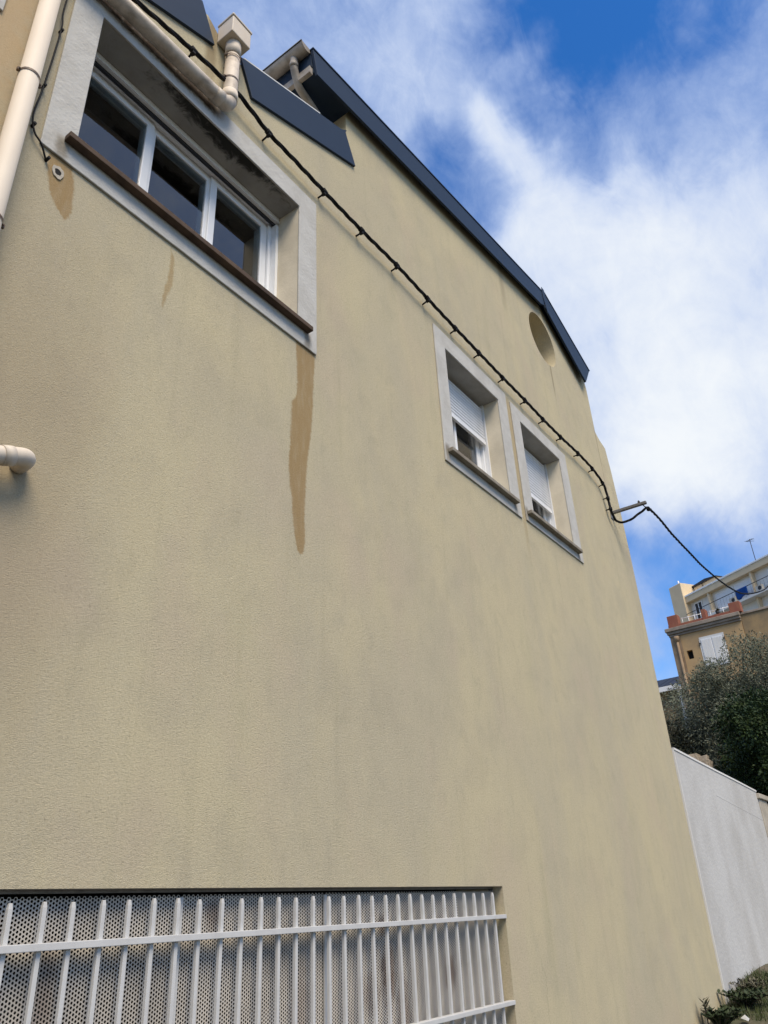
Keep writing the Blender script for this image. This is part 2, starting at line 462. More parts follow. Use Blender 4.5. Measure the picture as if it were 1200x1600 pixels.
def groundmat():
    M = bpy.data.materials.new('dirt_and_grass_ground')
    M.use_nodes = True
    t = NT(M.node_tree)
    b = t.n('ShaderNodeBsdfPrincipled')
    o = t.n('ShaderNodeOutputMaterial')
    t.t.links.new(b.outputs[0], o.inputs[0])
    b.inputs['Roughness'].default_value = 0.95
    oc = t.obj()
    c = t.mix(t.ss(t.noise(oc, 1.3, 7, .65, .4), .40, .62), (0.105, 0.085, 0.055), (0.040, 0.050, 0.018))
    c = t.mix(t.ss(t.noise(oc, 30, 5, .6), .4, .7, 0, .5), c, (0.13, 0.11, 0.075))
    t.put(b.inputs['Base Color'], c)
    bp = t.n('ShaderNodeBump')
    bp.inputs['Strength'].default_value = 0.7
    bp.inputs['Distance'].default_value = 0.03
    t.put(bp.inputs['Height'], t.noise(oc, 18, 6, .65))
    t.put(b.inputs['Normal'], bp.outputs[0])
    return M


MT['ground'] = groundmat()
MT['asphalt'] = mat('worn_asphalt', (0.055, 0.053, 0.050), 0.9, (60, .5, .01), .2, var=.5, vscale=2)


# ------------------------------------------------------------------ mesh helpers
class MB:
    def __init__(s):
        s.v = []; s.f = []; s.mi = []; s.sm = []

    def add(s, vs, fs, mi=0, smooth=False):
        k = len(s.v)
        s.v += [tuple(p) for p in vs]
        for f in fs:
            s.f.append(tuple(i + k for i in f)); s.mi.append(mi); s.sm.append(smooth)
        return s

    def box(s, x0, x1, y0, y1, z0, z1, mi=0):
        vs = [(x, y, z) for z in (z0, z1) for y in (y0, y1) for x in (x0, x1)]
        return s.add(vs, [(0, 2, 3, 1), (4, 5, 7, 6), (0, 1, 5, 4), (2, 6, 7, 3), (0, 4, 6, 2), (1, 3, 7, 5)], mi)

    def prism(s, poly, y0, y1, holes=(), mi=0, side=0):
        """polygon in (x, z) pushed from y0 (front) to y1 (back), holes cut through"""
        loops = [list(poly)] + [list(h) for h in holes]
        flat = [p for l in loops for p in l]
        tris = tessellate_polygon([[Vector((p[0], p[1], 0)) for p in l] for l in loops])
        n = len(flat)
        vs = [(p[0], y0, p[1]) for p in flat] + [(p[0], y1, p[1]) for p in flat]
        fr = []
        for a, b_, c in tris:
            A, B, C_ = flat[a], flat[b_], flat[c]
            ar = (B[0] - A[0]) * (C_[1] - A[1]) - (B[1] - A[1]) * (C_[0] - A[0])
            if ar < 0: a, c = c, a
            fr.append((a, b_, c))
        s.add(vs, fr + [(c + n, b_ + n, a + n) for a, b_, c in fr], mi)
        k0 = 0
        base = len(s.v) - 2 * n
        for l in loops:
            m_ = len(l)
            ar = sum(l[i][0] * l[(i + 1) % m_][1] - l[(i + 1) % m_][0] * l[i][1] for i in range(m_))
            ccw = ar > 0
            if l is not loops[0]: ccw = not ccw
            for i in range(m_):
                a = base + k0 + i; b_ = base + k0 + (i + 1) % m_
                f = (a, a + n, b_ + n, b_) if ccw else (a, b_, b_ + n, a + n)
                s.f.append(f); s.mi.append(side if l is not loops[0] else mi); s.sm.append(False)
            k0 += m_
        return s

    def tube(s, pts, r, n=10, cap=True, mi=0, rz=None):
        pts = [Vector(p) for p in pts]
        rr = r if isinstance(r, (list, tuple)) else [r] * len(pts)
        vs = []; fs = []
        d0 = (pts[1] - pts[0]).normalized()
        up = Vector((0, 0, 1)) if abs(d0.z) < .9 else Vector((1, 0, 0))
        u = d0.cross(up).normalized()
        for i, p in enumerate(pts):
            if i == 0: d = pts[1] - pts[0]
            elif i == len(pts) - 1: d = pts[-1] - pts[-2]
            else: d = (pts[i + 1] - p).normalized() + (p - pts[i - 1]).normalized()
            if d.length < 1e-9: d = d0
            d.normalize(); d0 = d
            u = (u - d * u.dot(d)).normalized()
            v = d.cross(u)
            for k in range(n):
                a = 2 * math.pi * k / n
                vs.append(p + (u * math.cos(a) + v * math.sin(a)) * rr[i])
        for i in range(len(pts) - 1):
            for k in range(n):
                a = i * n + k; b_ = i * n + (k + 1) % n
                fs.append((a, b_, b_ + n, a + n))
        s.add(vs, fs, mi, True)
        if cap:
            L = len(pts) - 1
            b0 = len(s.v) - len(vs)
            s.f.append(tuple(b0 + k for k in reversed(range(n)))); s.mi.append(mi); s.sm.append(False)
            s.f.append(tuple(b0 + L * n + k for k in range(n))); s.mi.append(mi); s.sm.append(False)
        return s

    def build(s, name, mats, parent=None, bevel=0, **props):
        me = bpy.data.meshes.new(name)
        me.from_pydata(s.v, [], s.f)
        for m_ in (mats if isinstance(mats, (list, tuple)) else [mats]):
            me.materials.append(MT[m_])
        if any(s.mi): me.polygons.foreach_set('material_index', s.mi)
        me.polygons.foreach_set('use_smooth', s.sm)
        me.update()
        o = bpy.data.objects.new(name, me)
        COL.objects.link(o)
        if parent: o.parent = parent
        if bevel:
            bv = o.modifiers.new('bevel', 'BEVEL')
            bv.width = bevel; bv.segments = 2; bv.limit_method = 'ANGLE'; bv.angle_limit = R(40)
        for k, v in props.items(): o[k] = v
        return o


def thing(name, label, cat, loc=(0, 0, 0), rz=0, group=None):
    o = bpy.data.objects.new(name, None)
    o.empty_display_size = .2
    COL.objects.link(o)
    o.location = loc
    o.rotation_euler = (0, 0, rz)
    o['label'] = label; o['category'] = cat
    if group: o['group'] = group
    return o


def tag(o, label, cat, group=None):
    o['label'] = label; o['category'] = cat
    if group: o['group'] = group
    return o


def again(o, name, parent, loc=None):
    c = o.copy(); c.name = name
    COL.objects.link(c); c.parent = parent
    if loc is not None: c.location = loc
    return c


def smooth_path(pts, k=6):
    """Catmull-Rom through the points"""
    P = [Vector(p) for p in pts]
    P = [P[0] * 2 - P[1]] + P + [P[-1] * 2 - P[-2]]
    out = []
    for i in range(1, len(P) - 2):
        a, b_, c, d = P[i - 1:i + 3]
        for j in range(k):
            t = j / k
            out.append(.5 * ((2 * b_) + (c - a) * t + (2 * a - 5 * b_ + 4 * c - d) * t * t + (3 * b_ - a - 3 * c + d) * t ** 3))
    out.append(P[-2])
    return out


def bend(pts, r, k=6):
    """polyline with its inner corners rounded"""
    P = [Vector(p) for p in pts]
    out = [P[0]]
    for i in range(1, len(P) - 1):
        a = P[i] + (P[i - 1] - P[i]).normalized() * r
        b_ = P[i] + (P[i + 1] - P[i]).normalized() * r
        for j in range(k + 1):
            t = j / k
            out.append(a * (1 - t) ** 2 + P[i] * 2 * t * (1 - t) + b_ * t * t)
    out.append(P[-1])
    return out


# ------------------------------------------------------------------ ground
GP = [(-600, 0), (1.0, 0), (5, .18), (8.3, .40), (9.6, .56), (11, .64), (13, .70), (18, .72), (900, .72)]


def gz(x):
    for (a, b_), (c, d) in zip(GP, GP[1:]):
        if x <= c: return b_ + (d - b_) * max(0, x - a) / (c - a)
    return GP[-1][1]


xs = [-600, -60, -12, -4, 0, 1] + [1 + i * .4 for i in range(1, 35)] + [17, 22, 40, 90, 250, 900]
ys = [-600, -60, -12, -5, -3, -2, -1.5] + [-1.2 + .15 * i for i in range(0, 9)] + [.5, 1, 2, 5, 20, 80, 600]
g = MB()
for y in ys:
    for x in xs:
        h = gz(x)
        if 0 < x < 18 and -6 < y < 6:
            h += .035 * (noise.noise(Vector((x * 1.3, y * 1.3, 0)))) * min(1, max(0, x - 1))
            if x > 9.3: h += .10 * max(0, min(1, (y + .75) / .75)) * min(1, (x - 9.3) / 1.0) * (1 if y < .2 else 0)
        g.v.append((x, y, h))
nx = len(xs)
for j in range(len(ys) - 1):
    for i in range(nx - 1):
        a = j * nx + i
        g.f.append((a, a + 1, a + nx + 1, a + nx)); g.mi.append(0); g.sm.append(True)
g.build('ground', 'ground', kind='structure')

ln = MB()
lx = [-40, -12, -4, 0, 1, 3, 5, 6.2, 7.2]
for y in (-9, -4, -2, -.55):
    for x in lx: ln.v.append((x + (0 if x < 6 else .5 * noise.noise(Vector((y, x, 2)))), y, gz(x) + .045))
for j in range(3):
    for i in range(len(lx) - 1):
        a = j * len(lx) + i
        ln.f.append((a, a + 1, a + len(lx) + 1, a + len(lx))); ln.mi.append(0); ln.sm.append(True)
ln.build('lane', 'asphalt', kind='structure')

# ------------------------------------------------------------------ the house
house = thing('house', 'large ochre stucco house gable with navy roof boards and pale window surrounds', 'house')
W1 = (1.23, 2.872, 4.93, 6.010)      # wide window opening x0 x1 z0 z1
W2 = (4.845, 5.849, 4.87, 5.993)
W3 = (6.330, 7.312, 4.87, 5.983)
OCU = (7.495, 7.862, .372)
BAS = (0.90, 4.906, 0.60, 1.622)
rect = lambda a: [(a[0], a[2]), (a[0], a[3]), (a[1], a[3]), (a[1], a[2])]
oc = [(OCU[0] + OCU[2] * math.cos(2 * math.pi * i / 96), OCU[1] + OCU[2] * math.sin(2 * math.pi * i / 96)) for i in range(96)]
WL = (-1.0, 0.62, 5.55, 6.6)         # window beyond the downpipe, only its corner in view
outer = [(-3.2, -.1), (9.41, .3), (9.375, 5.6), (8.93, 5.62), (8.93, 7.9), (8.9, 8.03), (7.55, 8.50), (3.475, 7.83), (3.475, 7.25), (2.25, 6.88), (2.02, 6.95), (1.93, 7.03), (1.0, 6.70), (-3.2, 6.5)]
mb = MB().prism(outer, 0, .35, [rect(W1), rect(W2), rect(W3), oc, rect(BAS), rect(WL)], 0, 1)
# the round opening's sides are stucco like the wall
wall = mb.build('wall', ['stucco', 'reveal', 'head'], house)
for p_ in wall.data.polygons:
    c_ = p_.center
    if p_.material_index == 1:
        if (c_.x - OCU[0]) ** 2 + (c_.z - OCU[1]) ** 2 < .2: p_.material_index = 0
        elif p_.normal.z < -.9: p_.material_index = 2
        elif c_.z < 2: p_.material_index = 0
# thickness of the upper wall seen beside the navy board
MB().box(3.475, 3.50, .35, 1.2, 6.2, 7.80).build('return_wall', 'stucco', house)
MB().box(9.05, 9.375, .352, 7.0, .3, 7.0).build('rear_return', 'stucco', house)
# set-back strip at the corner whose face leans out to meet the wall below
pl = MB()
f = [(8.80, .034, 7.36), (8.98, .034, 7.31), (9.17, .034, 7.20), (9.36, .034, 7.15), (9.395, .026, 6.76), (9.40, .016, 6.25), (9.374, .001, 5.61), (8.80, .001, 5.61)]
bk = [(p[0], .349, p[2]) for p in f]
nf = len(f)
pl.add(f + bk, [tuple(reversed(range(nf)))] + [(i, (i + 1) % nf, nf + (i + 1) % nf, nf + i) for i in range(nf)])
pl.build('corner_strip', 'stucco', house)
# dark room volumes behind the openings
for a in (W1, W2, W3, WL):
    r_ = MB()
    x0, x1, z0, z1 = a
    e = .3
    vs = [(x0 - e, .352, z0 - e), (x1 + e, .352, z0 - e), (x1 + e, .352, z1 + e), (x0 - e, .352, z1 + e)]
    vb = [(p[0], 2.6, p[2]) for p in vs]
    r_.add(vs + vb, [(0, 1, 5, 4), (1, 2, 6, 5), (2, 3, 7, 6), (3, 0, 4, 7), (4, 5, 6, 7)])
    r_.build('room', 'room', house)
MB().box(OCU[0] - .5, OCU[0] + .5, .355, .40, OCU[1] - .5, OCU[1] + .5).build('niche_back', 'reveal', house)
vs = [(BAS[0] - .1, .352, BAS[2] - .1), (BAS[1] + .1, .352, BAS[2] - .1), (BAS[1] + .1, .352, BAS[3] + .1), (BAS[0] - .1, .352, BAS[3] + .1)]
MB().add(vs + [(p[0], 1.2, p[2]) for p in vs], [(0, 1, 5, 4), (1, 2, 6, 5), (2, 3, 7, 6), (3, 0, 4, 7), (4, 5, 6, 7)]).build('room', 'dark', house)


def ring(mb, a, b_, y0, y1, mi=0):
    """rectangular frame between outer a and inner b (x0 x1 z0 z1)"""
    return mb.prism(rect(a), y0, y1, [rect(b_)], mi, mi)


def window(op, sur, sillx, sillz, sillmat, depth, leaves, shutter=None, fw_=.05):
    x0, x1, z0, z1 = op
    fr = MB()
    ring(fr, (x0 + .002, x1 - .002, z0 + .002, z1 - .002), (x0 + fw_, x1 - fw_, z0 + fw_, z1 - fw_), depth, depth + .07)
    top = z1 - fw_
    wnd = fr.build('window', 'pvc', house, bevel=.004)
    s = MB()
    ring(s, sur, op, -.014, -.0005)
    s.build('surround', 'surround', wnd, bevel=.004)
    MB().box(sillx[0], sillx[1], -.065, -.0155, sillz - .036, sillz).build('sill', sillmat, wnd, bevel=.004)
    MB().box(x0 + .003, x1 - .003, -.0155, depth - .002, z0 - .0, z0 + .006).build('sill_bed', sillmat, wnd)
    for i, (a, b_, bw) in enumerate(leaves):
        sh = MB()
        yy = depth + .018 + (.016 if i % 2 else 0)
        ring(sh, (a, b_, z0 + fw_ + .003, top - .003), (a + bw, b_ - bw, z0 + fw_ + bw * .9, top - .06), yy, yy + .035)
        sash = sh.build('sash', 'pvc', wnd, bevel=.004)
        MB().box(a + bw - .004, b_ - bw + .004, yy + .012, yy + .024, z0 + fw_ + bw * .9 - .004, top - .056).build('pane', 'glass', wnd)
    if shutter:
        sb = MB()
        n = 22
        zt, zb = z1 - .01, shutter
        h = .037
        n = int((zt - zb) / h)
        for k in range(n):
            za = zb + k * h
            prof = [(depth - .024, za + .002), (depth - .029, za + .009), (depth - .030, za + h - .010), (depth - .024, za + h - .002)]
            vs = [(x, y, z) for x in (x0 + .022, x1 - .028) for y, z in prof]
            sb.add(vs, [(4, 5, 1, 0), (5, 6, 2, 1), (6, 7, 3, 2)])
            if k: sb.add([(x0 + .022, depth - .021, za - .003), (x1 - .028, depth - .021, za - .003), (x1 - .028, depth - .020, za + .002), (x0 + .022, depth - .020, za + .002)], [(0, 1, 2, 3)])
        sb.box(x0 + .022, x1 - .028, depth - .036, depth - .012, zb - .035, zb)
        sb.build('roller_shutter', 'slatwhite', wnd)
        for xa in (x0 + .002, x1 - .016):
            MB().box(xa, xa + .014, depth - .045, depth - .002, z0 + .008, z1 - .002).build('shutter_rail', 'pvc', wnd)
    else:
        # box of a raised shutter: dark slot and white strips under the head
        MB().box(x0 + .003, x1 - .003, depth - .055, depth - .002, z1 - .045, z1 - .002).build('shutter_box', 'pvc', wnd)
        MB().box(x0 + .003, x1 - .003, depth - .030, depth - .012, z1 - .068, z1 - .047).build('shutter_slot', 'iron', wnd)
        for xa in (x0 + .002, x1 - .026):
            MB().box(xa, xa + .024, depth - .05, depth - .002, z0 + .008, z1 - .07).build('shutter_rail', 'pvc', wnd)
    return wnd


a0, a1 = W1[0] + .052, W1[1] - .052
tw = (a1 - a0) / 3
window(W1, (1.062, 3.058, 4.775, 6.197), (1.165, 2.965), 4.925, 'sill_brown', .235,
       [(a0, a0 + tw + .02, .055), (a0 + tw - .01, a0 + 2 * tw + .01, .055), (a0 + 2 * tw - .02, a1, .055)])
window(W2, (4.670, 6.040, 4.732, 6.172), (4.715, 5.915), 4.862, 'sill_stone', .20,
       [(W2[0] + .034, 5.335, .038), (5.285, W2[1] - .034, .075)], 5.545, .032)
window(W3, (6.142, 7.512, 4.755, 6.136), (6.165, 7.392), 4.862, 'sill_stone', .20,
       [(W3[0] + .034, 6.80, .038), (6.75, W3[1] - .034, .072)], 5.37, .032)
window(WL, (-1.15, .755, 5.39, 6.70), (-1.05, .66), 5.55, 'sill_brown', .235, [(-.93, -.2, .05), (-.2, .56, .05)])


# navy roof boards, their soffits and roofs
def board(x0, z0, x1, z1, h, y0, y1, name='fascia_board', plumb=False, mat_='navy', lab=None):
    d = Vector((x1 - x0, z1 - z0)); L = d.length
    n = Vector((d.y, -d.x)) / L * h
    if plumb: n = Vector((0, -h * L / d.x))
    p = [(x0, z0), (x1, z1), (x1 + n.x, z1 + n.y), (x0 + n.x, z0 + n.y)]
    o = MB().prism([p[0], p[3], p[2], p[1]], y0, y1).build(name, mat_, house, bevel=.003)
    if lab: o['label'] = lab
    return o


# main gable, left slope: board from the eave to the ridge
MB().prism([(2.935, 7.885), (2.99, 7.612), (6.35, 8.1828), (6.35, 8.4608)], -.085, -.06).build('fascia_board', 'navy', house, bevel=.002)
MB().prism([(6.355, 8.4616), (6.355, 8.1836), (7.44, 8.368), (7.56, 8.43), (7.56, 8.665)], -.085, -.06).build('fascia_board', 'navy', house, bevel=.002)
MB().prism([(7.575, 8.715), (7.575, 8.405), (8.70, 7.862), (8.955, 8.205)], -.085, -.06).build('fascia_board', 'navy', house, bevel=.003)
MB().prism([(7.545, 8.735), (7.545, 8.55), (7.615, 8.33), (7.66, 8.52), (7.62, 8.735)], -.093, -.0865).build('ridge_cover', 'navy', house, bevel=.002)
# cover strips along the top of the boards
MB().prism([(2.93, 7.886), (7.56, 8.666), (7.56, 8.680), (2.93, 7.900)], -.092, .0).build('verge_flashing', 'navy', house)
MB().prism([(7.58, 8.716), (8.96, 8.206), (8.97, 8.219), (7.58, 8.730)], -.092, .0).build('verge_flashing', 'navy', house)
# roof slabs and soffit
rs = MB().prism([(2.97, 7.64), (3.47, 7.725), (3.47, 7.89), (2.97, 7.80)], -.058, 7.0)
rs.build('eave_soffit', 'navy', house)
MB().prism([(3.474, 7.832), (7.55, 8.502), (7.55, 8.66), (3.474, 7.90)], .002, 7.0).build('roof', 'navy', house)
MB().prism([(7.55, 8.502), (8.9, 8.032), (8.94, 8.2), (7.575, 8.69)], .002, 7.0).build('roof', 'navy', house)
# lower sloping board beside the rain-water box, and the one left of it
board(2.228, 6.925, 3.437, 7.430, .33, -.022, -.001)
board(0.60, 6.530, 1.856, 7.073, .345, -.022, -.001)
MB().prism([(3.375, 7.403), (3.437, 7.4285), (3.456, 7.472)], -.021, -.003).build('board_tip', 'navy', house)
MB().prism([(2.26, 6.945), (3.10, 7.292), (3.10, 7.305), (2.26, 6.958)], -.02, .03).build('edge_flashing', 'zinc', house)
MB().prism([(2.02, 6.80), (3.47, 7.20), (3.47, 7.26), (2.02, 6.90)], .352, 6.0).build('low_roof', 'zinc', house)
MB().prism([(-3.2, 6.45), (1.86, 6.90), (1.86, 7.02), (-3.2, 6.5)], .352, 6.0).build('low_roof', 'zinc', house)

# eave gutter running back from the gable, with its white board and swan-neck downpipe
gt = MB()
n = 12
prof = [(2.895 + .062 * math.cos(math.pi + math.pi * i / n), 7.905 + .062 * math.sin(math.pi + math.pi * i / n)) for i in range(n + 1)]
prof_in = [(2.895 + .056 * math.cos(math.pi + math.pi * i / n), 7.905 + .056 * math.sin(math.pi + math.pi * i / n)) for i in range(n + 1)]
L = prof + prof_in[::-1]
gt.prism(L, -.045, 6.0)
gt.prism(prof, -.052, -.0455)
gut = gt.build('gutter', 'gutterpvc', house)
MB().tube([(2.833, -.05, 7.908), (2.833, 6, 7.908)], .009, 8).build('gutter_lip', 'iron', gut)
MB().box(2.945, 2.968, -.056, 6.0, 7.70, 7.885).build('eave_board', 'navy', house)
MB().box(2.935, 2.972, -.050, 6.0, 7.615, 7.698).build('eave_trim', 'gutterpvc', house)
sw = bend([(2.892, .085, 7.87), (2.892, .085, 7.73), (2.97, .105, 7.60), (3.37, .15, 7.575), (3.405, .15, 7.47), (3.405, .15, 6.9)], .045)
dp = MB().tube(sw, .033, 14).build('downpipe', 'gutterpvc', gut)
MB().tube([(2.892, .085, 7.74), (2.892, .085, 7.79)], .037, 14).build('pipe_collar', 'gutterpvc', gut)
MB().tube([(3.405, .15, 7.38), (3.405, .15, 7.44)], .037, 14).build('pipe_collar', 'gutterpvc', gut)

# broken cable outlet on the wall: chipped ring round a dark hole
hp = MB()
cx, cz = 1.175, 4.685
N = 18
o_ = []; i_ = []
for k in range(N):
    a = 2 * math.pi * k / N
    ro = .037 * (1 + .28 * noise.noise(Vector((math.cos(a) * 1.5, math.sin(a) * 1.5, 3)))); ri = .020 * (1 + .3 * noise.noise(Vector((math.cos(a) * 2, math.sin(a) * 2, 9))))
    o_.append((cx + ro * math.cos(a) * .85, cz + ro * math.sin(a))); i_.append((cx + ri * math.cos(a) * .85, cz + ri * math.sin(a) - .003))
hp.prism(o_, -.006, -.0005, [i_])
ho = hp.build('chipped_outlet', 'buff', house)
MB().prism(i_, -.0045, -.0005).build('hole', 'dark', ho)

# basement opening: steel frame strips and three perforated sheets
bw = MB()
ring(bw, (BAS[0], BAS[1], BAS[2], BAS[3]), (BAS[0] + .03, BAS[1] - .012, BAS[2] + .03, BAS[3] - .012), .07, .10)
bwin = bw.build('basement_window', 'galv', house)
for xa in (2.297, 3.190):
    MB().box(xa - .010, xa + .010, .052, .062, BAS[2], BAS[3] - .03).build('frame_strip', 'bar', bwin, bevel=.002)


def perforated(x0, x1, z0, z1, y, p=.0138, r=.0051):
    """staggered round holes punched in a thin sheet, columns of holes upright"""
    pm = MB()
    px = p * math.sqrt(3) / 2
    nxx = int((x1 - x0) / px); nz = int((z1 - z0) / p)
    k6 = [(math.cos(i * math.pi / 3), math.sin(i * math.pi / 3)) for i in range(6)]
    ro = p / math.sqrt(3)
    V, F = pm.v, pm.f
    for i in range(nxx):
        for j in range(nz):
            cx = x0 + (i + .5) * px; cz_ = z0 + (j + .5 + (.5 if i % 2 else 0)) * p
            b0 = len(V)
            for c, s_ in k6: V.append((cx + c * ro, y, cz_ + s_ * ro))
            for c, s_ in k6: V.append((cx + c * r, y, cz_ + s_ * r))
            for c, s_ in k6: V.append((cx + c * r, y + .0015, cz_ + s_ * r))
            for q in range(6):
                q2 = (q + 1) % 6
                F.append((b0 + q, b0 + q2, b0 + 6 + q2, b0 + 6 + q)); F.append((b0 + 6 + q, b0 + 6 + q2, b0 + 12 + q2, b0 + 12 + q))
    pm.mi = [0] * len(F); pm.sm = [False] * len(F)
    return pm


for a, b_, yy in ((BAS[0] + .01, 2.30, .066), (2.302, 3.192, .066), (3.194, BAS[1] - .012, .066)):
    perforated(a, b_, BAS[2], BAS[3] - .028, yy).build('perforated_sheet', 'perf', bwin)

# ------------------------------------------------------------------ security grille
gr = thing('window_grille', 'white painted security bars across the perforated basement window', 'security grille', (3.16, .0, .55))
ox, oz = 3.16, .55
step = .1152
bx = [1.556 + step * i for i in range(-5, 29)]


def bar_mb(h):
    b_ = MB()
    s_ = .0082
    b_.box(-s_, s_, -s_, s_, 0, h - .03)
    b_.add([(-s_, -s_, h - .03), (s_, -s_, h - .03), (s_, s_, h - .03), (-s_, s_, h - .03), (-.0055, -.0055, h - .012), (.0055, -.0055, h - .012), (.0055, .0055, h - .012), (-.0055, .0055, h - .012)],
           [(0, 1, 5, 4), (1, 2, 6, 5), (2, 3, 7, 6), (3, 0, 4, 7), (4, 5, 6, 7)])
    return b_


first = None
for i, x in enumerate(bx):
    jit = random.uniform(-.004, .004)
    if first is None:
        first = bar_mb(1.02).build('bar', 'bar', gr, bevel=.0012); o = first
    else:
        o = again(first, 'bar', gr)
    o.location = (x + jit * .6 - ox, .016, .026 + jit)
    o.rotation_euler = (0, random.uniform(-.004, .004), 0)
for zc in (1.450, .988):
    MB().box(BAS[0] + .002 - ox, BAS[1] - .0015 - ox, -.010, .034, zc - .0115 - oz, zc + .0115 - oz).build('rail', 'bar', gr, bevel=.002)

# ------------------------------------------------------------------ pipes
dpA = thing('drainpipe', 'thick cream downpipe running down the left side of the wall', 'drainpipe', (.921, -.070, 0))
pts = [(.0, 0, .05), (.0, 0, 4.66), (0, 0, 4.70), (.0, 0, 7.0)]
pa = MB().tube([(0, 0, .05), (0, 0, 7.0)], .046, 24).build('pipe', 'pipe', dpA)


def pipe_clip(parent, z, r):
    c = MB()
    ringp = [((r + .002) * math.cos(a), (r + .002) * math.sin(a), z) for a in [2 * math.pi * i / 20 for i in range(20)]]
    vs = []
    for zz in (-.007, .007):
        for p in ringp: vs.append((p[0] * 1.02, p[1] * 1.02, z + zz))
    c.add(vs, [(i, (i + 1) % 20, 20 + (i + 1) % 20, 20 + i) for i in range(20)], 0, True)
    for sx in (-1, 1):
        c.box(sx * (r + .006) - .008, sx * (r + .006) + .008, -.006, .006, z - .009, z + .009)
        c.tube([(sx * (r + .006), -.014, z), (sx * (r + .006), .014, z)], .004, 6)
    c.box(-.005, .005, r, .085, z - .005, z + .005)
    return c.build('pipe_clip', 'clip', parent)


pipe_clip(dpA, 5.03, .046); pipe_clip(dpA, 4.10, .046); pipe_clip(dpA, 6.2, .046)

dpB = thing('drainpipe', 'cream rainwater box and pipe that elbows left above the wide window', 'drainpipe', (2.105, -.08, 6.83))
hx, hy, hz = 2.105, -.08, 6.83
q = MB()
q.box(-.085, .085, -.075, .075, 0, .17)
q.box(-.092, .092, -.082, .077, .17, .19)
q.build('hopper', 'pipe', dpB, bevel=.006)
path = bend([(0, 0, .0), (0, 0, -.66), (-.35, 0, -.675), (-1.10, 0, -.70)], .075, 8)
MB().tube(path, .049, 20).build('pipe', 'pipe_dirty', dpB)
MB().tube([(0, 0, -.13), (0, 0, .0)], .054, 20).build('collar', 'pipe', dpB)
MB().tube([(0, 0, -.60), (0, 0, -.52)], .053, 20).build('collar', 'pipe', dpB)
MB().tube([(-.13, 0, -.666), (-.07, 0, -.664)], .053, 20).build('collar', 'pipe_dirty', dpB)
pipe_clip(dpB, -.40, .049)
pipe_clip(dpB, -.17, .0525)

wp = thing('waste_pipe', 'short cream waste pipe elbowing into the wall below the downpipe', 'waste pipe', (1.22, -.085, 3.085))
MB().tube(bend([(-.42, 0, -.17), (-.20, 0, -.075), (.055, 0, .022), (.055, .082, .018)], .05, 8), .036, 20).build('pipe', 'pipe', wp)
MB().tube([(-.055, 0, -.020), (-.015, 0, -.005)], .0395, 20).build('collar', 'pipe', wp)

# ------------------------------------------------------------------ cables
tc = thing('thin_cable', 'thin black cable clipped between the downpipe and wide window surround', 'cable', (1.014, -.022, 4.70))
tp = smooth_path([(.04, -.004, 2.2), (.0, 0, 1.14), (.011, 0, .90), (-.002, 0, .43), (-.016, 0, .20), (.008, 0, .095), (.05, 0, .055), (.092, .016, .002)], 6)
MB().tube(tp, .0048, 8).build('strand', 'cable', tc)
for q_ in ((.011, 0, .90), (-.003, 0, .43), (-.005, 0, .14), (.092, .014, .0)):
    c = MB().tube([(q_[0] + .004, .0215, q_[2]), (q_[0] + .004, -.010, q_[2])], .008, 8)
    c.build('nail_clip', 'cable', tc)

CP = [(1.0, -.075, 6.23), (1.34, -.075, 6.285), (1.792, -.075, 6.37), (2.122, -.075, 6.405), (2.272, -.07, 6.395), (2.493, -.06, 6.355), (2.759, -.06, 6.349), (3.098, -.06, 6.336), (3.559, -.06, 6.332), (4.05, -.06, 6.345), (4.524, -.06, 6.322), (4.993, -.06, 6.308),
      (5.439, -.06, 6.299), (5.924, -.06, 6.29), (6.432, -.06, 6.292), (6.868, -.06, 6.280), (7.346, -.06, 6.285), (7.855, -.06, 6.308), (8.291, -.06, 6.297), (8.62, -.06, 6.215), (8.70, -.06, 6.04), (8.725, -.06, 5.88), (8.86, -.07, 5.775), (8.90, -.20, 5.755), (8.93, -.36, 5.83), (8.97, -.44, 5.885)]
FAR = [(9.10, -.44, 5.915), (9.6, -.42, 5.965), (10.24, -.39, 5.99), (11.07, -.37, 6.035), (12.12, -.33, 6.13), (13.76, -.27, 6.38), (15.1, -.23, 6.64), (16.38, -.18, 6.98), (18.81, -.10, 7.76), (21.6, -.01, 8.78), (26, .14, 10.7), (32, .35, 13.7)]
cb = thing('power_cable', 'black twisted power cable pinned along the house and leaving through the air', 'cable', (1.0, -.06, 6.2))
full = smooth_path(CP + FAR, 10)
# resample by length so the strands twist evenly
res = [full[0]]; acc = 0
for a, b_ in zip(full, full[1:]):
    d = (b_ - a).length
    n_ = max(1, int(d / .03))
    for k in range(1, n_ + 1): res.append(a.lerp(b_, k / n_))
s_len = 0; strands = [[], [], []]
up = Vector((0, 0, 1))
for i, p in enumerate(res):
    d = (res[min(i + 1, len(res) - 1)] - res[max(i - 1, 0)]).normalized()
    u = d.cross(up).normalized() if abs(d.z) < .95 else d.cross(Vector((1, 0, 0))).normalized()
    v = d.cross(u)
    if i: s_len += (p - res[i - 1]).length
    wv = .003 * noise.noise(Vector((s_len * 3, 0, 0)))
    for k in range(3):
        a = s_len * 2 * math.pi / .42 + k * 2 * math.pi / 3
        strands[k].append(p + (u * math.cos(a) + v * math.sin(a)) * .0085 + v * wv - Vector((1.0, -.06, 6.2)))
for st in strands:
    MB().tube(st, .0082, 7).build('strand', 'cable', cb)
CL = [2.493, 3.098, 3.559, 4.05, 4.524, 4.993, 5.439, 5.924, 6.432, 6.868, 7.346, 7.855, 8.291]
spots = [(1.792, 6.37)] + [(x, min(full, key=lambda p: abs(p.x - x) + (0 if p.y > -.1 and p.z > 6 else 9)).z) for x in CL] + [(8.70, 6.04), (8.722, 5.90), (8.60, 6.225)]
